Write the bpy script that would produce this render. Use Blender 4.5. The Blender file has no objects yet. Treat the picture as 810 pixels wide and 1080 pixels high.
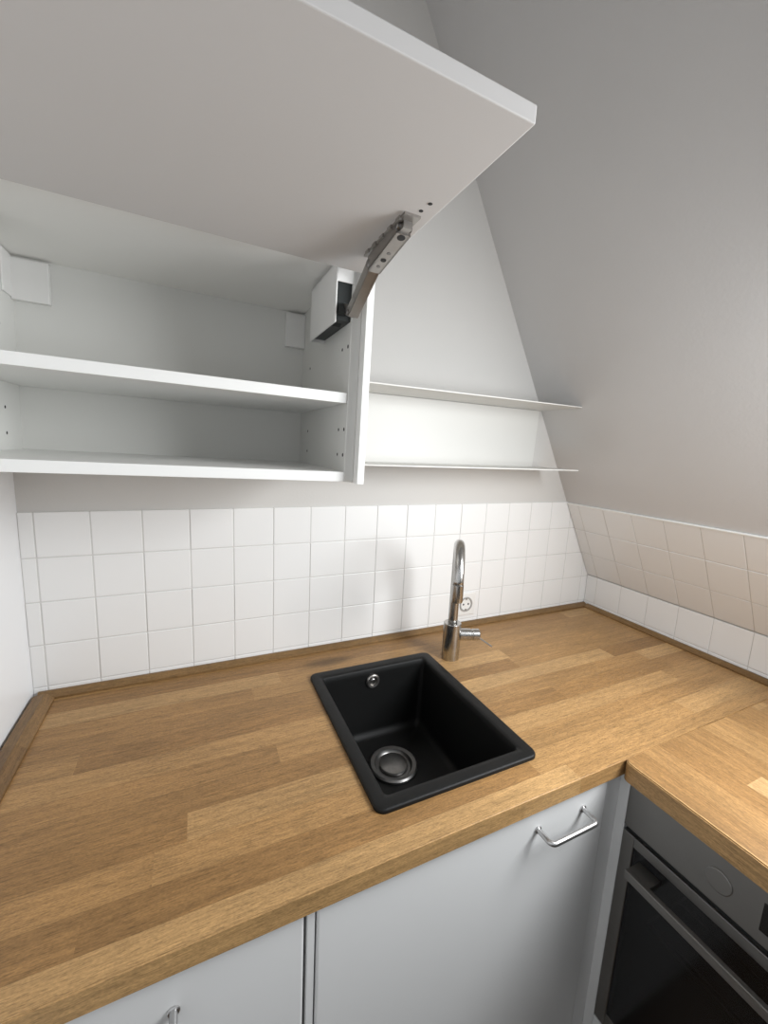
import bpy, bmesh, math, random
from mathutils import Vector, Matrix
random.seed(7)
U = 0.1                       # one wall tile = 10 cm; layout below is in tiles from the tile field's top left corner
Z0 = 0.9 + 4.22 * U           # height of the tile field's top edge; worktop surface (z = -4.22) at 0.90 m
col = bpy.context.scene.collection
def P(x, y, z): return Vector((x * U, y * U, Z0 + z * U))

# ------------------------------------------------------------------ materials
def new_mat(name):
    m = bpy.data.materials.new(name); m.use_nodes = True
    nt = m.node_tree; nt.nodes.clear()
    out = nt.nodes.new('ShaderNodeOutputMaterial'); b = nt.nodes.new('ShaderNodeBsdfPrincipled')
    nt.links.new(b.outputs[0], out.inputs[0])
    return m, nt, b
def plain(name, c, rough=.5, metal=0., spec=.5, bump=0., bscale=300., var=0., vscale=6., coat=0.):
    m, nt, b = new_mat(name)
    b.inputs['Base Color'].default_value = (*c, 1); b.inputs['Roughness'].default_value = rough
    b.inputs['Metallic'].default_value = metal; b.inputs['Specular IOR Level'].default_value = spec
    if coat: b.inputs['Coat Weight'].default_value = coat; b.inputs['Coat Roughness'].default_value = .15
    tc = nt.nodes.new('ShaderNodeTexCoord')
    if bump:
        n = nt.nodes.new('ShaderNodeTexNoise'); n.inputs['Scale'].default_value = bscale; n.inputs['Detail'].default_value = 3
        bp = nt.nodes.new('ShaderNodeBump'); bp.inputs['Strength'].default_value = bump; bp.inputs['Distance'].default_value = .001
        nt.links.new(tc.outputs['Object'], n.inputs['Vector']); nt.links.new(n.outputs['Fac'], bp.inputs['Height'])
        nt.links.new(bp.outputs[0], b.inputs['Normal'])
    if var:
        n = nt.nodes.new('ShaderNodeTexNoise'); n.inputs['Scale'].default_value = vscale; n.inputs['Detail'].default_value = 4
        mr = nt.nodes.new('ShaderNodeMapRange'); mr.inputs['To Min'].default_value = 1 - var; mr.inputs['To Max'].default_value = 1 + var
        mx = nt.nodes.new('ShaderNodeVectorMath'); mx.operation = 'SCALE'; mx.inputs[0].default_value = c
        nt.links.new(tc.outputs['Object'], n.inputs['Vector']); nt.links.new(n.outputs['Fac'], mr.inputs['Value'])
        nt.links.new(mr.outputs[0], mx.inputs['Scale']); nt.links.new(mx.outputs[0], b.inputs['Base Color'])
    return m
def brushed(name, c, rough, axis):
    m, nt, b = new_mat(name)
    b.inputs['Base Color'].default_value = (*c, 1); b.inputs['Metallic'].default_value = 1
    tc = nt.nodes.new('ShaderNodeTexCoord'); mp = nt.nodes.new('ShaderNodeMapping'); n = nt.nodes.new('ShaderNodeTexNoise')
    mp.inputs['Scale'].default_value = [30 if i == axis else 900 for i in range(3)]
    n.inputs['Scale'].default_value = 1
    mr = nt.nodes.new('ShaderNodeMapRange'); mr.inputs['To Min'].default_value = rough - .07; mr.inputs['To Max'].default_value = rough + .07
    nt.links.new(tc.outputs['Object'], mp.inputs[0]); nt.links.new(mp.outputs[0], n.inputs['Vector'])
    nt.links.new(n.outputs['Fac'], mr.inputs[0]); nt.links.new(mr.outputs[0], b.inputs['Roughness'])
    return m
def oak(name, along=0, width=.052, length=.8, tint=1., seed=0., dark=0., spots=()):
    """staves glued side by side, running along axis `along`"""
    m, nt, b = new_mat(name); N = nt.nodes; L = nt.links
    def math_(op, a, c=None):
        n = N.new('ShaderNodeMath'); n.operation = op
        for i, v in enumerate((a, c)):
            if v is None: continue
            if isinstance(v, (int, float)): n.inputs[i].default_value = v
            else: L.new(v, n.inputs[i])
        return n.outputs[0]
    tc = N.new('ShaderNodeTexCoord'); sp = N.new('ShaderNodeSeparateXYZ'); L.new(tc.outputs['Object'], sp.inputs[0])
    a = sp.outputs[along]; w = sp.outputs[1 - along]; z = sp.outputs[2]
    row = math_('FLOOR', math_('DIVIDE', math_('ADD', w, 10 + seed), width))
    wn = N.new('ShaderNodeTexWhiteNoise'); wn.noise_dimensions = '1D'; L.new(row, wn.inputs['W'])
    off = math_('MULTIPLY', wn.outputs['Value'], 7.3)
    u = math_('ADD', math_('DIVIDE', a, length), off)
    wob = math_('MULTIPLY', math_('SINE', math_('ADD', math_('MULTIPLY', u, 2.1), math_('MULTIPLY', row, 1.7))), .32)
    seg = math_('FLOOR', math_('ADD', u, wob))
    cmb = N.new('ShaderNodeCombineXYZ'); L.new(row, cmb.inputs[0]); L.new(seg, cmb.inputs[1])
    w2 = N.new('ShaderNodeTexWhiteNoise'); w2.noise_dimensions = '3D'; L.new(cmb.outputs[0], w2.inputs['Vector'])
    rmp = N.new('ShaderNodeValToRGB'); cr = rmp.color_ramp
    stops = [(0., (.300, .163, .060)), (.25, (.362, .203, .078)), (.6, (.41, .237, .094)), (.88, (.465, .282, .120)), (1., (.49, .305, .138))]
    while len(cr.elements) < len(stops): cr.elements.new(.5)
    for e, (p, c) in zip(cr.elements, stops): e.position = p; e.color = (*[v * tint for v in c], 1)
    L.new(w2.outputs['Value'], rmp.inputs[0])
    # grain: noise stretched along the stave, shifted for every stave
    sh = math_('MULTIPLY', w2.outputs['Value'], 37.)
    def grain(sa, sw, scale, detail, dist=0.):
        cv = N.new('ShaderNodeCombineXYZ')
        L.new(math_('ADD', math_('MULTIPLY', a, sa), sh), cv.inputs[0]); L.new(math_('ADD', math_('MULTIPLY', w, sw), sh), cv.inputs[1])
        L.new(math_('MULTIPLY', z, sw), cv.inputs[2])
        n = N.new('ShaderNodeTexNoise'); n.inputs['Scale'].default_value = scale; n.inputs['Detail'].default_value = detail
        n.inputs['Distortion'].default_value = dist; L.new(cv.outputs[0], n.inputs['Vector'])
        return n.outputs['Fac']
    g1 = grain(3.5, 60, 1, 6, 2.2); g2 = grain(40, 700, 1, 2); g3 = grain(1.2, 1.2, 3, 3); g4 = grain(75, 900, 1, 1); g5 = grain(260, 420, 1, 2)
    def mr(v, lo, hi, f0=.3, f1=.7):
        n = N.new('ShaderNodeMapRange'); n.inputs['From Min'].default_value = f0; n.inputs['From Max'].default_value = f1
        n.inputs['To Min'].default_value = lo; n.inputs['To Max'].default_value = hi; L.new(v, n.inputs[0]); return n.outputs[0]
    k = math_('MULTIPLY', math_('MULTIPLY', mr(g1, .80, 1.15), mr(g2, .84, 1.12)), mr(g3, .88, 1.12))
    k = math_('MULTIPLY', math_('MULTIPLY', k, mr(g4, .72, 1.03, .34, .46)), mr(g5, .86, 1.14))
    # joint lines
    fr = math_('FRACT', math_('DIVIDE', math_('ADD', w, 10 + seed), width))
    jl = math_('MINIMUM', fr, math_('SUBTRACT', 1., fr))
    k = math_('MULTIPLY', k, mr(jl, .84, 1., 0., .02))
    for (px, py, rx, ry, amt) in spots:
        ex = math_('POWER', math_('DIVIDE', math_('SUBTRACT', sp.outputs[0], px), rx), 2.); ey = math_('POWER', math_('DIVIDE', math_('SUBTRACT', sp.outputs[1], py), ry), 2.)
        n = N.new('ShaderNodeMapRange'); n.interpolation_type = 'SMOOTHSTEP'; n.inputs['From Max'].default_value = 1.4; n.inputs['To Min'].default_value = 1 - amt; n.inputs['To Max'].default_value = 1.
        L.new(math_('ADD', math_('ADD', ex, ey), math_('MULTIPLY', g3, .5)), n.inputs[0]); k = math_('MULTIPLY', k, n.outputs[0])
    if dark: k = math_('MULTIPLY', k, 1 - dark)
    sc = N.new('ShaderNodeVectorMath'); sc.operation = 'SCALE'; L.new(rmp.outputs[0], sc.inputs[0]); L.new(k, sc.inputs['Scale'])
    L.new(sc.outputs[0], b.inputs['Base Color'])
    b.inputs['Roughness'].default_value = .42; b.inputs['Specular IOR Level'].default_value = .4
    bp = N.new('ShaderNodeBump'); bp.inputs['Strength'].default_value = .25; bp.inputs['Distance'].default_value = .0006
    L.new(g2, bp.inputs['Height']); L.new(bp.outputs[0], b.inputs['Normal'])
    return m
M = {}
SPOTS = [((x + .24) * U, (y + 6.42) * U, rx, ry, a) for x, y, rx, ry, a in ((6.35, -.82, .085, .026, .6), (4.6, -6.0, .022, .016, .2), (4.5, -5.35, .022, .022, .18))]
M['wall'] = plain('wall_paint', (.60, .585, .562), .75, spec=.25, bump=.25, bscale=160, var=.02)
M['slope'] = plain('slope_paint', (.62, .607, .598), .75, spec=.25, bump=.3, bscale=140, var=.02)
M['panel'] = plain('white_panel', (.86, .87, .885), .35, spec=.4)
M['tile'] = plain('painted_tile', (.83, .828, .82), .3, spec=.45, bump=.12, bscale=45)
M['grout'] = plain('painted_grout', (.66, .65, .635), .7)
M['melamine'] = plain('white_melamine', (.72, .715, .685), .5, spec=.35, bump=.05, bscale=900)
M['edge'] = plain('white_edge_band', (.87, .868, .845), .4, spec=.4)
M['doorw'] = plain('white_front', (.70, .70, .695), .45, spec=.4, bump=.04, bscale=700)
M['doorin'] = plain('open_door_white', (.62, .60, .585), .5, spec=.3)
M['top'] = plain('cabinet_top_lightened', (.93, .915, .88), .6, spec=.2)  # cabinet white lightened to offset the shade on the top panel's underside
M['shelf'] = plain('thin_shelf_white', (.67, .66, .63), .45, spec=.4)
M['hole'] = plain('drill_hole', (.03, .03, .03), .8)
M['oak'] = oak('oak_staves_lengthwise', 0, tint=.93, spots=SPOTS)
M['oak2'] = oak('oak_staves_crosswise', 1, seed=.031, tint=.93)
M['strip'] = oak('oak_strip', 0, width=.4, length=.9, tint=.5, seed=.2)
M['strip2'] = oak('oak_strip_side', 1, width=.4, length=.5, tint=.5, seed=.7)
M['black'] = plain('black_composite', (.0030, .0031, .0030), .48, spec=.3, bump=.4, bscale=1500)
M['steel'] = brushed('brushed_steel', (.47, .462, .45), .27, 2)
M['steel_x'] = plain('matt_steel_bar', (.55, .545, .54), .34, metal=1.)
M['oven_steel'] = brushed('oven_steel', (.27, .262, .25), .45, 1)
M['zinc'] = plain('zinc_metal', (.42, .40, .38), .38, metal=1., var=.12, vscale=60)
M['mech'] = plain('dark_mechanism', (.05, .055, .055), .45, metal=.6)
M['drain'] = plain('drain_metal', (.25, .243, .235), .36, metal=1., var=.2, vscale=90)
M['gap'] = plain('dark_gap', (.006, .006, .006), .8)
M['plastic'] = plain('white_plastic', (.80, .79, .77), .35)
M['socket_in'] = plain('socket_grey', (.36, .355, .34), .4)
M['floor'] = oak('floor_boards', 1, width=.12, length=1.1, tint=.3)
gm, nt, gb = new_mat('oven_glass')
gb.inputs['Base Color'].default_value = (.012, .012, .013, 1); gb.inputs['Roughness'].default_value = .12
gb.inputs['Alpha'].default_value = .72
M['glass'] = gm

# ------------------------------------------------------------------ mesh builder (tile units)
class MB:
    def __init__(s): s.bm = bmesh.new()
    def _merge(s, b):
        me = bpy.data.meshes.new('t'); b.to_mesh(me); b.free(); s.bm.from_mesh(me); bpy.data.meshes.remove(me); return s
    def box(s, x0, x1, y0, y1, z0, z1, bev=0., seg=2):
        b = bmesh.new()
        x0, x1 = min(x0, x1), max(x0, x1); y0, y1 = min(y0, y1), max(y0, y1); z0, z1 = min(z0, z1), max(z0, z1)
        vs = [b.verts.new(P(x, y, z)) for x in (x0, x1) for y in (y0, y1) for z in (z0, z1)]
        for f in ((0, 1, 3, 2), (4, 6, 7, 5), (0, 4, 5, 1), (2, 3, 7, 6), (0, 2, 6, 4), (1, 5, 7, 3)): b.faces.new([vs[i] for i in f])
        bmesh.ops.recalc_face_normals(b, faces=b.faces)
        if bev: bmesh.ops.bevel(b, geom=b.edges[:], offset=bev * U, segments=seg, affect='EDGES', profile=.5)
        return s._merge(b)
    def prism(s, poly, axis, a0, a1, bev=0.):
        """polygon in the two other axes (in axis order), extruded along axis from a0 to a1"""
        b = bmesh.new()
        def mk(p, a):
            c = list(p); c.insert(axis, a); return P(*c)
        r0 = [b.verts.new(mk(p, a0)) for p in poly]; r1 = [b.verts.new(mk(p, a1)) for p in poly]
        b.faces.new(r0); b.faces.new(r1[::-1]); n = len(poly)
        for i in range(n): b.faces.new([r0[i], r1[i], r1[(i + 1) % n], r0[(i + 1) % n]])
        bmesh.ops.recalc_face_normals(b, faces=b.faces)
        if bev: bmesh.ops.bevel(b, geom=b.edges[:], offset=bev * U, segments=2, affect='EDGES')
        return s._merge(b)
    def quad(s, *pts):
        s.bm.faces.new([s.bm.verts.new(P(*p)) for p in pts]); return s
    def lathe(s, p0, p1, prof, seg=40):
        """prof: (t along p0->p1 in 0..1, radius in tiles); closed with caps"""
        a = P(*p0); c = P(*p1); d = c - a; q = d.to_track_quat('Z', 'Y').to_matrix()
        b = bmesh.new(); rings = []
        for t, r in prof:
            o = a + d * t
            rings.append([b.verts.new(o + q @ Vector((math.cos(2 * math.pi * k / seg) * r * U, math.sin(2 * math.pi * k / seg) * r * U, 0))) for k in range(seg)])
        for i in range(len(rings) - 1):
            for k in range(seg):
                f = b.faces.new([rings[i][k], rings[i][(k + 1) % seg], rings[i + 1][(k + 1) % seg], rings[i + 1][k]]); f.smooth = True
        b.faces.new(rings[0][::-1]); b.faces.new(rings[-1])
        bmesh.ops.recalc_face_normals(b, faces=b.faces)
        for e in b.edges:
            if len(e.link_faces) == 2 and e.calc_face_angle(0) > .6: e.smooth = False
        return s._merge(b)
    def cyl(s, p0, p1, r, seg=32, bev=.02):
        L = (Vector(p1) - Vector(p0)).length; t = min(bev / L, .3)
        bev = min(bev, r * .4)
        return s.lathe(p0, p1, [(0, r - bev), (t, r), (1 - t, r), (1, r - bev)], seg)
    def tube(s, pts, r, seg=20):
        pts = [P(*p) for p in pts]; b = bmesh.new(); rings = []; n = len(pts); up = None
        for i, p in enumerate(pts):
            t = (pts[min(i + 1, n - 1)] - pts[max(i - 1, 0)]).normalized()
            if up is None:
                up = Vector((0, 0, 1)) if abs(t.z) < .9 else Vector((1, 0, 0))
            sx = t.cross(up).normalized(); up = sx.cross(t).normalized()
            rings.append([b.verts.new(p + (sx * math.cos(2 * math.pi * k / seg) + up * math.sin(2 * math.pi * k / seg)) * r * U) for k in range(seg)])
        for i in range(n - 1):
            for k in range(seg):
                f = b.faces.new([rings[i][k], rings[i][(k + 1) % seg], rings[i + 1][(k + 1) % seg], rings[i + 1][k]]); f.smooth = True
        b.faces.new(rings[0][::-1]); b.faces.new(rings[-1])
        bmesh.ops.recalc_face_normals(b, faces=b.faces)
        return s._merge(b)
    def clip(s, co, no):
        bmesh.ops.bisect_plane(s.bm, geom=s.bm.verts[:] + s.bm.edges[:] + s.bm.faces[:], plane_co=P(*co), plane_no=Vector(no), clear_outer=True)
        return s
    def build(s, name, mat, parent=None, base=None, smooth=False):
        me = bpy.data.meshes.new(name)
        bs = parent['_base'] if parent is not None and '_base' in parent else (P(*base) if base else Vector((0, 0, 0)))
        bs = Vector(bs)
        bmesh.ops.translate(s.bm, verts=s.bm.verts[:], vec=-bs)
        s.bm.to_mesh(me); s.bm.free()
        if smooth: me.shade_smooth()
        me.materials.append(mat)
        o = bpy.data.objects.new(name, me); col.objects.link(o)
        if parent is not None:
            o.parent = parent; o['_base'] = list(bs)
        else:
            o.location = bs; o['_base'] = list(bs)
        return o
def thing(name, label, cat, base, group=None):
    o = bpy.data.objects.new(name, None); col.objects.link(o)
    o.empty_display_size = .05
    o.location = P(*base); o['_base'] = list(P(*base)); o['label'] = label; o['category'] = cat
    if group: o['group'] = group
    return o
def tag(o, label, cat, group=None):
    o['label'] = label; o['category'] = cat
    if group: o['group'] = group
    return o
def struct(o): o['kind'] = 'structure'; return o
def bezier_arc(c, a, b_, r, t0, t1, n):
    return [tuple(Vector(c) + Vector(a) * (r * math.cos(t0 + (t1 - t0) * i / n)) + Vector(b_) * (r * math.sin(t0 + (t1 - t0) * i / n))) for i in range(n + 1)]

# ------------------------------------------------------------------ setting
ZF = -13.22; ZC = 14.6                       # floor and ceiling heights
XL = -0.27; XR = 17.38; ZK = -2.92; K = 0.5478   # left wall, right knee wall, kink, slope (dx/dz)
SN = Vector((1, 0, K)).normalized()           # slope normal, pointing out of the room
def sx(z): return XR - K * (z - ZK)
YF = -17.0; YD = -7.6                         # how far the room is built; the window recess in the slope begins at YD
struct(MB().box(XL - 2, XR + 2, YF, 1, ZF - .8, ZF).build('floor', M['floor']))
struct(MB().prism([(XL - 1.5, ZF), (XR + .9, ZF), (XR + .9, ZK), (sx(ZC) + .9, ZC), (XL - 1.5, ZC)], 1, 0, 1.2).build('wall_back', M['wall']))
struct(MB().box(XL - 1.2, XL, YF, 0, ZF, ZC).build('wall_left', M['panel']))
struct(MB().box(XR, XR + 1, YF, 0, ZF, ZK).build('wall_right', M['wall']))
# sloped attic ceiling with an opening for the roof window (out of frame)
WZ0, WZ1, WY0, WY1 = .2, 6.8, -7.9, -13.8
m = MB()
for (y0, y1, z0, z1) in ((0, WY0, ZK, ZC), (WY1, YF, ZK, ZC), (WY0, WY1, ZK, WZ0), (WY0, WY1, WZ1, ZC)):
    m.prism([(sx(z0), z0), (sx(z0) + 1, z0), (sx(z1) + 1, z1), (sx(z1), z1)], 1, y0, y1)
struct(m.build('ceiling', M['slope']))
m = MB(); m.box(XL - 1.2, sx(ZC) + 1, YF, 0, ZC, ZC + .8)
struct(m.build('ceiling.001', M['slope']))
# roof window frame standing in that opening
m = MB()
for (y0, y1, z0, z1) in ((WY0, WY0 - .5, WZ0, WZ1), (WY1 + .5, WY1, WZ0, WZ1), (WY0 - .5, WY1 + .5, WZ0, WZ0 + .5), (WY0 - .5, WY1 + .5, WZ1 - .5, WZ1)):
    m.prism([(sx(z0) + .3, z0), (sx(z0) + .9, z0), (sx(z1) + .9, z1), (sx(z1) + .3, z1)], 1, y0, y1)
struct(m.build('window_1', M['panel']))

# tiles ---------------------------------------------------------------
TH = .06; G = .012; BV = .014
m = MB()
xs = [XL] + [float(i) for i in range(0, 18)] + [18.]
zs = [0, -1, -2, -3, -4, -4.25]
for i in range(len(xs) - 1):
    if xs[i + 1] - xs[i] < .05: continue
    for j in range(5):
        t = TH + random.uniform(-.006, .006)
        m.box(xs[i] + G, xs[i + 1] - G, 0, -t, zs[j + 1] + G, zs[j] - (G if j else 0), BV, 2)
m.clip((sx(ZK) - .002, 0, ZK), (1, 0, K)); m.clip((XR - .002, 0, 0), (1, 0, 0))
struct(m.build('trim_1', M['tile']))
m = MB().box(XL, XR, 0, -.045, -4.25, -.004); m.clip((sx(ZK) - .004, 0, ZK), (1, 0, K)); m.clip((XR - .004, 0, 0), (1, 0, 0))
struct(m.build('trim_2', M['grout']))
# tiles on the lower slope and on the knee wall
ys = [-.07, -.53] + [-.53 - i for i in range(1, 13)]
sv = Vector((-K, 0, 1)).normalized()           # up the slope
def slope_box(m, y0, y1, s0, s1, t, bev):
    b = MB().box(-t, 0, y0, y1, 0, s1 - s0, bev)
    R = Matrix(((SN.x, 0, sv.x), (0, 1, 0), (SN.z, 0, sv.z)))
    org = P(0, 0, 0)
    for v in b.bm.verts:
        q = (v.co - org)
        v.co = P(XR, 0, ZK) + R @ q + Vector((sv.x, 0, sv.z)) * (s0 * U)
    me = bpy.data.meshes.new('t'); b.bm.to_mesh(me); b.bm.free(); m.bm.from_mesh(me); bpy.data.meshes.remove(me)
SL = 3.27
m = MB()
for j in range(3):
    for i in range(len(ys) - 1):
        slope_box(m, ys[i + 1] + G * .8, ys[i] - G * .8, SL / 3 * j + (G if j else .03), SL / 3 * (j + 1) - (G if j < 2 else 0), TH + random.uniform(-.004, .004), BV)
struct(m.build('trim_3', M['tile']))
m = MB(); slope_box(m, ys[-1], -.07, .03, SL - .004, .046, 0)
struct(m.build('trim_4', M['grout']))
m = MB()
for (z0, z1) in ((-4.25, -4.0), (-4.0, ZK - .03)):
    for i in range(len(ys) - 1):
        m.box(XR - TH - random.uniform(0, .006), XR, ys[i + 1] + G * .8, ys[i] - G * .8, z0 + G, z1 - G, BV)
struct(m.build('trim_5', M['tile']))
struct(MB().box(XR - .046, XR, ys[-1], -.07, -4.25, ZK - .03).build('trim_6', M['grout']))

m = MB(); slope_box(m, ys[-1], -.07, SL - .0, SL + .05, .072, .015)
struct(m.build('trim_7', M['edge']))
# ------------------------------------------------------------------ worktops
WT = -4.22; WB = -4.58; WF = -6.42; LX = 10.72
SX0, SX1, SY0, SY1 = 5.68, 9.19, -1.36, -5.73      # sink rim outline
hx0, hx1, hy0, hy1 = SX0 + .13, SX1 - .13, SY0 - .13, SY1 + .13
X0, X1, Y0, Y1 = XL + .03, XR - .07, -.07, WF
b = bmesh.new()
def ring(x0, x1, y0, y1, z): return [b.verts.new(P(*p)) for p in ((x0, y1, z), (x1, y1, z), (x1, y0, z), (x0, y0, z))]
to, ti, bo, bi = ring(X0, X1, Y0, Y1, WT), ring(hx0, hx1, hy0, hy1, WT), ring(X0, X1, Y0, Y1, WB), ring(hx0, hx1, hy0, hy1, WB)
for i in range(4):
    j = (i + 1) % 4
    b.faces.new([to[i], to[j], ti[j], ti[i]]); b.faces.new([bo[j], bo[i], bi[i], bi[j]])
    b.faces.new([to[j], to[i], bo[i], bo[j]]); b.faces.new([ti[i], ti[j], bi[j], bi[i]])
bmesh.ops.recalc_face_normals(b, faces=b.faces)
ed = [e for e in b.edges if set(e.verts) <= {to[0], to[1]} or set(e.verts) <= {bo[0], bo[1]}]
bmesh.ops.bevel(b, geom=ed, offset=.018 * U, segments=3, affect='EDGES')
w = MB(); w.bm.free(); w.bm = b
tag(w.build('kitchen_worktop', M['oak'], base=(X0, WF, WB)),
    'long oak stave worktop along the tiled back wall, holding the black sink', 'worktop')
# right leg, butted against the main slab, front left corner rounded, a hair higher
r = .14
poly = [(X1, WF - .012), (LX + r, WF - .012)] + [(LX + r - r * math.sin(t), WF - .012 - r + r * math.cos(t)) for t in [math.pi / 2 * i / 8 for i in range(1, 9)]] + [(LX, -13.2), (X1, -13.2)]
m = MB().prism(poly, 2, WB, WT + .03)
tb = max(v.co.z for v in m.bm.verts)
ed = [e for e in m.bm.edges if all(abs(v.co.z - tb) < 1e-5 for v in e.verts) and e.verts[0].co.x < X1 * U - .001 and e.verts[1].co.x < X1 * U + .1]
bmesh.ops.bevel(m.bm, geom=ed, offset=.02 * U, segments=2, affect='EDGES')
tag(m.build('kitchen_worktop', M['oak2'], base=(LX, WF, WB)),
    'shorter oak worktop on the right above the oven, with rounded front corner', 'worktop')
# thin wooden strips covering the joint to the walls
h = .135; d = .2
prof = lambda s: [(0, 0), (0, h), (s * .06, h), (s * .15, h * .66), (s * d, .05), (s * d, 0)]
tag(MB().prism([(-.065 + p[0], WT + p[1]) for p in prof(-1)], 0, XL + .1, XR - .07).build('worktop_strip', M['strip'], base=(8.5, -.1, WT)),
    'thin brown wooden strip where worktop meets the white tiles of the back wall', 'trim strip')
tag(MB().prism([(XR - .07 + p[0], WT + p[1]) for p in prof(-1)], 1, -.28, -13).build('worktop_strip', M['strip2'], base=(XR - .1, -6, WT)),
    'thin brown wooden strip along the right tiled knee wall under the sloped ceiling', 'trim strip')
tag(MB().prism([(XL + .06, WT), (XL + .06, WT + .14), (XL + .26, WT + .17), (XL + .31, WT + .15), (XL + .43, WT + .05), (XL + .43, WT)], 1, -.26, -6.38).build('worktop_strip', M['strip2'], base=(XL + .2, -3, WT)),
    'thin brown wooden strip at left end of the worktop, beside the white side wall', 'trim strip')

# ------------------------------------------------------------------ sink
sink = thing('kitchen_sink', 'black composite single-bowl sink set into the oak worktop', 'sink', ((SX0 + SX1) / 2, (SY0 + SY1) / 2, WT))
def rrect(x0, x1, y0, y1, r, n=7):
    pts = []
    for cx, cy, a in ((x1 - r, y0 - r, 0), (x0 + r, y0 - r, 90), (x0 + r, y1 + r, 180), (x1 - r, y1 + r, 270)):
        for i in range(n + 1):
            t = math.radians(a + 90 * i / n); pts.append((cx + r * math.cos(t), cy + r * math.sin(t)))
    return pts
IX0, IX1, IY0, IY1 = 5.93, 8.93, -1.64, -5.46
b = bmesh.new(); rings = []
def addr(ins, z, base=(SX0, SX1, SY0, SY1), r=.18):
    x0, x1, y0, y1 = base
    rings.append([b.verts.new(P(px, py, z)) for px, py in rrect(x0 + ins, x1 - ins, y0 - ins, y1 + ins, max(r - ins * .5, .05))])
I = (IX0, IX1, IY0, IY1)
addr(.0, WT + .002); addr(0, WT + .05); addr(.012, WT + .072); addr(.04, WT + .082); addr(.20, WT + .075)
addr(0, WT + .065, I, .1); addr(.02, WT + .035, I, .11); addr(.04, WT - .1, I, .12); addr(.12, WT - 1.65, I, .2); addr(.17, WT - 1.78, I, .2); addr(.30, WT - 1.84, I, .2); addr(1.2, WT - 1.86, I, .3)
for i in range(len(rings) - 1):
    n = len(rings[i])
    for k in range(n):
        f = b.faces.new([rings[i][k], rings[i][(k + 1) % n], rings[i + 1][(k + 1) % n], rings[i + 1][k]]); f.smooth = True
b.faces.new(rings[-1])
bmesh.ops.recalc_face_normals(b, faces=b.faces)
if b.faces[-1].normal.z < 0: bmesh.ops.reverse_faces(b, faces=b.faces)
mm = MB(); mm.bm.free(); mm.bm = b
basin = mm.build('basin', M['black'], sink)
zb = WT - 1.85
DX, DY = 7.43, -2.95
dr = MB().lathe((DX, DY, zb), (DX, DY, zb + .1), [(0, .6), (.55, .6), (.9, .565), (.8, .47), (.2, .44), (.03, .42)]).build('drain', M['drain'], sink)
dr['label'] = 'round metal drain'
MB().lathe((DX, DY, zb + .02), (DX, DY, zb + .14), [(0, .35), (.3, .355), (.5, .34), (.62, .28), (.72, .2), (.78, .1), (.8, .03)]).build('strainer_plug', M['drain'], dr)
oy = IY0 - .06
ov = MB().lathe((7.34, oy + .03, -4.49), (7.34, oy - .055, -4.49), [(0, .19), (.7, .19), (1, .165), (.9, .125), (.35, .115)], 32).build('overflow', M['zinc'], sink)
MB().cyl((7.34, oy + .01, -4.49), (7.34, oy - .04, -4.49), .075, 24).build('overflow_plug', M['drain'], ov)

# ------------------------------------------------------------------ faucet
FX, FY = 9.73, -1.78
fa = thing('kitchen_faucet', 'brushed steel gooseneck faucet standing behind the black sink', 'faucet', (FX, FY, WT))
MB().lathe((FX, FY, WT), (FX, FY, -3.14), [(0, .245), (.01, .25), (.985, .25), (1, .235)], 48).build('faucet_body', M['steel'], fa)
dv = Vector((3.094 - FX, -10.9 - FY, 0)).normalized(); dv = (Matrix.Rotation(math.radians(2), 3, 'Z') @ dv)
R_ = .80; AC = -1.49
pts = [(FX, FY, -3.2 + (AC + 3.2) * i / 8) for i in range(9)]
arc = [(FX + dv.x * (R_ - R_ * math.cos(t)), FY + dv.y * (R_ - R_ * math.cos(t)), AC + R_ * math.sin(t)) for t in [math.pi * i / 28 for i in range(1, 29)]]
MB().tube(pts + arc, .134, 28).build('spout', M['steel'], fa)
e = arc[-1]
MB().lathe((e[0], e[1], AC + .02), (e[0], e[1], AC - .42), [(0, .125), (.03, .143), (.95, .143), (1, .135), (1, .1), (.85, .09)], 32).build('spray_head', M['steel'], fa)
hd = Vector((.93, -.37, 0)).normalized()
hp = Vector((FX, FY, -3.5))
c0 = hp + hd * .2; c1 = hp + hd * .56; c2 = hp + hd * .585; c3 = hp + hd * .80
ctl = MB().cyl(c0, c1, .17, 36).build('handle_housing', M['steel'], fa)
hnd = MB().cyl(c2, c3, .165, 36).cyl(c1 - hd * .02, c2 + hd * .02, .145, 32).build('handle', M['steel'], fa)
l0 = hp + hd * .74 + Vector((.02, -.12, -.07)); l1 = l0 + Vector((.20, -.30, -.14))
MB().cyl(l0, l1, .022, 16, .01).build('lever', M['steel'], hnd)

# ------------------------------------------------------------------ wall socket
so = thing('wall_socket', 'small white power socket on the tiles right behind the faucet', 'socket', (11.42, -.06, -3.45))
sy = -.066
MB().box(11.03, 11.83, sy, sy - .05, -3.85, -3.05, .03).build('frame', M['plastic'], so)
ins = MB().lathe((11.43, sy - .04, -3.45), (11.43, sy - .075, -3.45), [(0, .26), (1, .255), (1, .21), (.2, .2)], 36).build('insert', M['socket_in'], so)
for s_ in (-1, 1):
    MB().cyl((11.43 + s_ * .1, sy - .045, -3.45), (11.43 + s_ * .1, sy - .052, -3.45), .035, 16, .004).build('pin_hole', M['hole'], ins)
for s_ in (-1, 1):
    MB().box(11.40, 11.46, sy - .045, sy - .07, -3.45 + s_ * .165, -3.45 + s_ * .2, 0).build('earth_clip', M['zinc'], ins)

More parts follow.
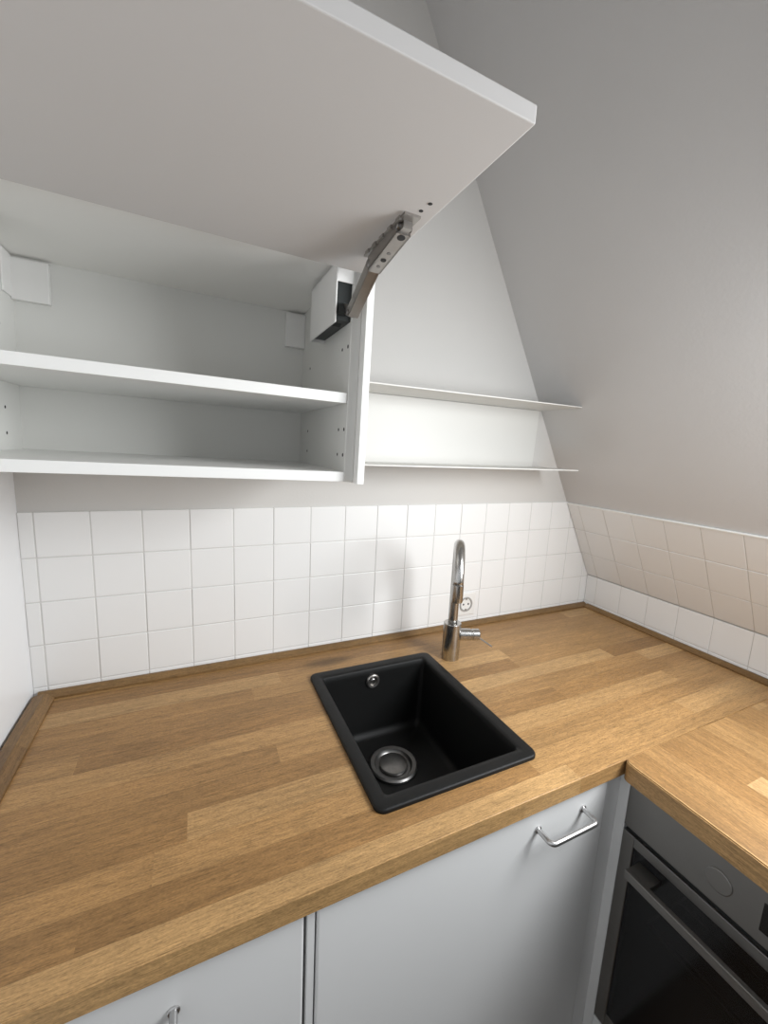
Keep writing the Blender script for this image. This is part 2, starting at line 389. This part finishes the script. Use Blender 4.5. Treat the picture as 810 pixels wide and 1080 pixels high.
# ------------------------------------------------------------------ thin wall shelves
SHX0, SHX1 = 5.98, 14.2
def shelf_board(z, parent, name):
    m = MB().box(SHX0, SHX1, -.01, -1.66, z - .015, z + .015)
    m.clip((sx(z) - .003, 0, z), (1, 0, K)); return m.build(name, M['shelf'], parent)
sh = thing('wall_shelf', 'thin white wall shelf right of the wall cabinet, upper of two', 'shelf', (10, -.8, 3.2))
shelf_board(3.2, sh, 'board')
MB().box(SHX0, 13.9, -.002, -.03, 3.215, 3.26).build('mounting_flange', M['shelf'], sh)
sh = thing('wall_shelf', 'thin white wall shelf nearest above the tiles, with white back plate', 'shelf', (10, -.8, 1.26))
shelf_board(1.26, sh, 'board')
MB().prism([(SHX0, 1.275), (13.84, 1.275), (13.92, 3.17), (SHX0, 3.17)], 1, -.002, -.04).build('back_plate', M['shelf'], sh)

# ------------------------------------------------------------------ wall cabinet with the lifted door
CB = 1.04; CT = 5.04; CF = -3.7; CX0, CX1 = -.2, 5.81; T = .18
wc = thing('wall_cabinet', 'white wall cabinet with its flap door lifted open, empty inside', 'cabinet', (CX1, 0, CB))
mm = M['melamine']
lp = MB().box(CX0, CX0 + T, -.02, CF, CB, CT, .008).build('side_panel', mm, wc)
sp = MB().box(CX1 - T, CX1, -.02, CF, CB, CT, .008).build('side_panel', mm, wc)
MB().box(CX0 + T, CX1 - T, -.02, CF + .01, CB, CB + T, .008).build('bottom_panel', M['edge'], wc)
MB().box(CX0 + T, CX1 - T, -.02, CF + .01, CT - T, CT, .008).build('top_panel', M['top'], wc)
MB().box(CX0 + T, CX1 - T, -.15, -.19, CB + T, CT - T).build('back_panel', mm, wc)
MB().box(CX0 + T + .01, CX1 - T - .01, -.2, CF + .02, 2.46, 2.64, .008).build('shelf', M['edge'], wc)
cp = MB().box(CX1 + .004, CX1 + .135, -.02, CF - .22, CB - .02, CT, .008).build('cover_panel', M['edge'], wc)
# drill holes on the inside of the side panels
for xx, s_ in ((CX1 - T, -1), (CX0 + T, 1)):
    for z in (3.46, 2.0, 1.53):
        for y in (-.95, -3.27, -3.58):
            MB().cyl((xx, y, z), (xx + s_ * .004, y, z), .03 if y > -3.5 else .034, 12, .001).build('pin_hole', M['hole'], sp if s_ < 0 else lp)
# plastic caps over the suspension rail in the back corners
MB().box(5.16, CX1 - T, -.19, -.33, 4.02, 4.80, .015).build('rail_cap', M['plastic'], wc)
MB().box(CX0 + T, CX0 + T + .6, -.19, -.33, 4.05, 4.80, .015).box(CX0 + T, CX0 + T + .03, -.19, -.75, 4.08, 4.84, .01).build('rail_cap', M['plastic'], wc)
# the flap door
DZ0, DZ1 = 4.548, 4.70; DY0, DY1 = -4.0, -7.725; DX0, DX1 = CX0 - .02, CX1 - .01
door = MB().box(DX0, DX1, DY0, DY1, DZ0, DZ1, .012, 2).build('flap_door', M['doorin'], wc)
for (x, y) in ((5.56, -5.92), (5.60, -6.08), (5.62, -6.26)):
    MB().cyl((x, y, DZ0), (x, y, DZ0 - .004), .028, 12, .001).build('screw_hole', M['hole'], door)
def lift(side):
    """spring-loaded lift: cover box inside the cabinet, two-piece arm to the door"""
    f = (lambda x: x) if side > 0 else (lambda x: CX0 + CX1 - x)
    bx = CX1 - T
    w_ = .31
    y1 = CF - .0; y0 = -2.05
    def bxs(m, xa, xb, *r, **k): return m.box(f(xa), f(xb), *r, **k)
    m = MB(); bxs(m, bx - w_, bx - w_ + .03, y0, y1, 3.80, 4.80, bev=.012); bxs(m, bx - w_, bx, y0, y0 - .03, 3.80, 4.80); bxs(m, bx - w_, bx, y0, y1, 4.77, 4.80)
    bxs(m, bx - w_, bx, y1, y1 + .03, 4.47, 4.80, bev=.008)
    bxv = m.build('lift_cover', M['plastic'], wc)
    if side < 0: return
    m = MB(); bxs(m, bx - w_ + .04, bx - .005, y0 - .05, y1 + .06, 3.86, 4.72)
    m.prism([(y0 - .6, 3.93), (y1 + .12, 3.93), (y1 + .2, 4.1), (y0 - .6, 4.1)], 0, f(bx - w_ + .04), f(bx - .04))
    m.prism([(-2.95, 3.95), (-3.35, 3.82), (-3.75, 3.98), (-3.6, 4.2)], 0, f(bx - w_ + .06), f(bx - .1))
    bd = m.build('lift_mechanism', M['mech'], bxv)
    # lower arm: from the box out to the elbow; upper arm: from the elbow to the door
    xa = bx - .085
    p0 = (-3.96, 3.91); p1 = (-4.80, 4.37); p2 = (-5.74, 4.49)
    def link(a, c, x0, x1, wa, wc_):
        dx, dz = c[0] - a[0], c[1] - a[1]; L = math.hypot(dx, dz); nx, nz = -dz / L, dx / L
        return [(a[0] + nx * wa, a[1] + nz * wa), (c[0] + nx * wc_, c[1] + nz * wc_), (c[0] - nx * wc_, c[1] - nz * wc_), (a[0] - nx * wa, a[1] - nz * wa)]
    m = MB()
    pl = link(p0, p1, 0, 0, .085, .10)
    m.prism(pl, 0, f(xa - .085), f(xa - .06)); m.prism(pl, 0, f(xa + .06), f(xa + .085))
    dx, dz = (p1[0] - p0[0]), (p1[1] - p0[1]); L = math.hypot(dx, dz); n = (dz / L, -dx / L)
    m.prism([(p0[0] + n[0] * -.085, p0[1] + n[1] * -.085), (p1[0] + n[0] * -.09, p1[1] + n[1] * -.09), (p1[0] + n[0] * -.06, p1[1] + n[1] * -.06), (p0[0] + n[0] * -.055, p0[1] + n[1] * -.055)], 0, f(xa - .085), f(xa + .085))
    m.prism([(p0[0] + n[0] * .085, p0[1] + n[1] * .085), (p1[0] + n[0] * .09, p1[1] + n[1] * .09), (p1[0] + n[0] * .06, p1[1] + n[1] * .06), (p0[0] + n[0] * .055, p0[1] + n[1] * .055)], 0, f(xa - .075), f(xa + .075))
    # link back into the cover box
    m.prism([(p0[0] + .02, p0[1] - .06), (-3.55, 4.02), (-3.55, 4.2), (p0[0] + .02, p0[1] + .09)], 0, f(xa - .055), f(xa + .055))
    la = m.build('lower_arm', M['zinc'], bxv)
    m = MB()
    pu = link(p1, p2, 0, 0, .105, .09)
    m.prism(pu, 0, f(xa - .10), f(xa - .075)); m.prism(pu, 0, f(xa + .075), f(xa + .10))
    dx, dz = (p2[0] - p1[0]), (p2[1] - p1[1]); L = math.hypot(dx, dz); n = (-dz / L, dx / L); n = (n[0] if n[1] > 0 else -n[0], abs(n[1]))
    m.prism([(p1[0] - n[0] * .105, p1[1] - n[1] * .105), (p2[0] - n[0] * .09, p2[1] - n[1] * .09), (p2[0] - n[0] * .06, p2[1] - n[1] * .06), (p1[0] - n[0] * .07, p1[1] - n[1] * .07)], 0, f(xa - .10), f(xa + .10))
    ua = m.build('upper_arm', M['zinc'], bxv)
    # holes and screws on the underside of the upper arm, pivot pins, bracket screwed to the door
    for t, r, hole in ((.18, .03, 0), (.36, .042, 1), (.54, .03, 0), (.93, .055, 1)):
        c = (p1[0] + dx * t, p1[1] + dz * t); q_ = .105 - .015 * t
        a_ = (f(xa), c[0] - n[0] * (q_ - .01), c[1] - n[1] * (q_ - .01)); e_ = (f(xa), c[0] - n[0] * (q_ + .006), c[1] - n[1] * (q_ + .006))
        MB().cyl(a_, e_, r, 16, .002).build('slot' if hole else 'screw', M['hole'] if hole else M['drain'], ua)
    
    for p, r in ((p0, .05), (p1, .06), (p2, .045)):
        MB().cyl((f(xa - .11), p[0], p[1]), (f(xa + .11), p[0], p[1]), r, 16, .01).build('pivot_pin', M['drain'], ua)
    m = MB(); bxs(m, xa - .11, xa + .11, -4.65, -5.98, DZ0 - .03, DZ0); bxs(m, xa - .06, xa + .06, -5.62, -5.86, DZ0 - .12, DZ0 - .02)
    for i in range(5): bxs(m, xa - .13, xa - .10, -4.75 - i * .25, -4.87 - i * .25, DZ0 - .05, DZ0)
    m.build('door_bracket', M['zinc'], door)
lift(1); lift(-1)
wc.rotation_euler = (0, math.radians(1.15), 0)

# ------------------------------------------------------------------ base cabinets
BY = -6.3; BT = .19; BZ = -4.66; PZ = ZF + 1.0       # front plane, front thickness, top of fronts, plinth height
def bar_handle(x0, x1, y, z, parent, mat):
    out = -.34; r = .048
    m = MB()
    pts = [(x0, y + .02, z), (x0, y + out + .1, z)] + [(x0 + .1 - .1 * math.cos(t), y + out + .1 - .1 * math.sin(t), z) for t in [math.pi / 2 * i / 6 for i in range(1, 7)]]
    pts += [(x1 - .1 + .1 * math.sin(t), y + out + .1 - .1 * math.cos(t), z) for t in [math.pi / 2 * i / 6 for i in range(0, 7)]] + [(x1, y + .02, z)]
    m.tube(pts, r, 16)
    for x in (x0, x1): m.cyl((x, y + .005, z), (x, y - .03, z), .075, 20, .01)
    return m.build('handle', mat, parent)
def carcass(x0, x1, t):
    m = MB(); yb, yf = -.4, BY + BT + .01
    m.box(x0, x0 + .18, yb, yf, PZ, WB - .01); m.box(x1 - .18, x1, yb, yf, PZ, WB - .01)
    m.box(x0 + .18, x1 - .18, yb, yf, PZ, PZ + .18); m.box(x0 + .18, x1 - .18, yb, yb - .04, PZ + .18, WB - .7)
    m.build('carcass', M['melamine'], t)
    MB().box(x0 + .02, x1 - .02, -5.7, -5.85, ZF, PZ - .01).build('plinth', M['doorw'], t)
t = thing('base_cabinet', 'white base cabinet at the left, its bar handle only just in the picture', 'cabinet', (2.1, -3.3, ZF))
carcass(-.2, 4.36, t)
dd = MB().box(-.2, 4.345, BY, BY + BT - .02, PZ + .02, BZ, .035, 3).build('door', M['doorw'], t)
bar_handle(1.45, 2.72, BY, -5.26, dd, M['steel_x'])
t = thing('base_cabinet', 'white base cabinet under the black sink with a steel bar handle', 'cabinet', (7.5, -3.3, ZF))
carcass(4.53, 10.57, t)
MB().box(4.392, 4.505, BY + .02, -.4, ZF, WB - .01, .01).build('end_panel', M['doorw'], t)
dd = MB().box(4.53, 10.55, BY, BY + BT - .02, PZ + .02, BZ + .02, .035, 3).build('door', M['doorw'], t)
bar_handle(8.70, 9.88, BY, -5.10, dd, M['steel_x'])
MB().box(10.575, 11.14, BY + .03, BY + BT, PZ, WB - .01, .02).box(10.985, 11.14, -6.485, BY + .03, PZ, WB - .01, .01).build('filler_strip', M['doorw'], t)

# ------------------------------------------------------------------ oven and its housing
OX = 10.95; OY0, OY1 = -6.5, -12.45; OT = -4.64; OB = -10.58
t = thing('oven_cabinet', 'low white drawer unit carrying the built-in oven, only its top corner in view', 'cabinet', (14, -9.4, ZF))
m = MB(); m.box(11.16, 17.2, -6.5, -6.66, ZF + 1, OB - .21); m.box(11.16, 17.2, -12.3, -12.46, ZF + 1, OB - .21); m.box(11.16, 17.2, -6.5, -12.46, OB - .2, OB - .02)
m.build('carcass', M['melamine'], t)
MB().box(OX, 11.15, OY0, OY1, ZF + 1, OB - .05, .02).build('drawer_front', M['doorw'], t)
MB().box(11.6, 11.75, OY0, OY1, ZF, ZF + .98).build('plinth', M['doorw'], t)
ov = thing('built_in_oven', 'stainless steel built-in oven with dark glass door, under the right worktop', 'oven', (13.5, -9.4, OB))
m = MB()      # body shell, open to the front
m.box(11.17, 16.5, OY0 - .2, OY0 - .24, OB + .03, OT); m.box(11.17, 16.5, OY1 + .2, OY1 + .24, OB + .03, OT)
m.box(11.17, 16.5, OY0 - .2, OY1 + .2, OB, OB + .1); m.box(11.17, 16.5, OY0 - .24, OY1 + .24, OT - .9, OT - .85); m.box(16.4, 16.5, OY0 - .24, OY1 + .24, OB + .1, OT - .9)
m.build('body', M['gap'], ov)
cpn = MB().box(OX, 11.16, OY0, OY1, -5.68, OT, .02).build('control_panel', M['oven_steel'], ov)
MB().lathe((OX + .01, -8.12, -5.22), (OX - .02, -8.12, -5.22), [(0, .20), (.8, .20), (1, .185)], 40).build('knob', M['oven_steel'], cpn)
MB().box(OX - .006, OX + .05, -8.7, -10.2, -5.45, -4.95, .003).build('display', M['glass'], cpn)
MB().box(OX + .06, 11.16, OY0 + -.03, OY1 + .03, -5.78, -5.68).build('gap_trim', M['gap'], ov)
dz0, dz1 = OB, -5.78; fr = .24
m = MB()
m.box(OX, 11.14, OY0, OY0 - fr, dz0, dz1, .015); m.box(OX, 11.14, OY1 + fr, OY1, dz0, dz1, .015)
m.box(OX, 11.14, OY0 - fr, OY1 + fr, dz1 - .22, dz1, .01); m.box(OX, 11.14, OY0 - fr, OY1 + fr, dz0, dz0 + .35, .01)
od = m.build('oven_door', M['oven_steel'], ov)
MB().box(OX + .025, OX + .06, OY0 - fr, OY1 + fr, dz0 + .35, dz1 - .22).build('door_glass', M['glass'], od)
m = MB()
hx = OX - .42
m.box(hx, hx + .1, OY0 - .38, OY1 + .38, -6.35, -6.17, .012)
hb = m.build('oven_handle', M['oven_steel'], od)
for y in (OY0 - .38, OY1 + .38 + .42):
    MB().box(hx + .1, OX + .03, y, y - .42, -6.32, -6.19, .01).build('handle_bracket', M['oven_steel'], hb)
m = MB()
for i in range(9): m.tube([(11.6 + i * .5, OY0 - .5, -7.9), (11.6 + i * .5, OY1 + .5, -7.9)], .02, 8)
m.tube([(11.35, OY0 - .5, -7.75), (11.35, OY1 + .5, -7.75)], .025, 8)
for y in (OY0 - .5, OY1 + .5): m.tube([(11.35, y, -7.75), (15.8, y, -7.9)], .03, 8)
m.build('oven_rack', M['zinc'], ov)

# ------------------------------------------------------------------ light
def area(name, loc, target, sx_, sy_, power, color):
    l = bpy.data.lights.new(name, 'AREA'); l.shape = 'RECTANGLE'; l.size = sx_; l.size_y = sy_; l.energy = power; l.color = color
    o = bpy.data.objects.new(name, l); col.objects.link(o); o.location = P(*loc)
    o.rotation_euler = (P(*target) - P(*loc)).to_track_quat('-Z', 'Y').to_euler(); return o
wz = (WZ0 + WZ1) / 2; wy = (WY0 + WY1) / 2
area('roof_window_daylight', (13.2, -10.2, 2.5), (13.2 - .84, -10.2 + .36, 2.5 - .46), .46, .55, 18.5, (.95, .98, 1.))
area('left_fill', (2.0, -16.3, 3.0), (2.5, -1, 0), 1.2, 1.2, 3.2, (.91, .955, 1.))  # soft fill lamp added behind the camera to brighten the left tiles
wd = bpy.data.worlds.new('sky'); bpy.context.scene.world = wd; wd.use_nodes = True
bg = wd.node_tree.nodes['Background']; bg.inputs[0].default_value = (1., .975, .94, 1); bg.inputs[1].default_value = .06

# ------------------------------------------------------------------ camera
cam = bpy.data.cameras.new('camera'); co = bpy.data.objects.new('camera', cam); col.objects.link(co)
cam.sensor_fit = 'HORIZONTAL'; cam.sensor_width = 36; cam.lens = 431.93 / 810 * 36; cam.clip_start = .01
Rw = Matrix(((0.9066, -0.4194, 0.047), (-0.0242, -0.163, -0.9863), (0.4213, 0.893, -0.158)))   # world -> (right, down, forward)
xr = Vector(Rw[0]).normalized(); fw = Vector(Rw[2]).normalized(); fw = (fw - xr * fw.dot(xr)).normalized(); up = xr.cross(fw)
rot = Matrix((xr, up, -fw)).transposed()
co.matrix_world = Matrix.Translation(P(3.094, -10.8996, 1.7268)) @ rot.to_4x4()
sc = bpy.context.scene; sc.camera = co
sc.view_settings.view_transform = 'Standard'; sc.view_settings.look = 'None'; sc.view_settings.exposure = 0
for o in bpy.data.objects:
    if '_base' in o: del o['_base']
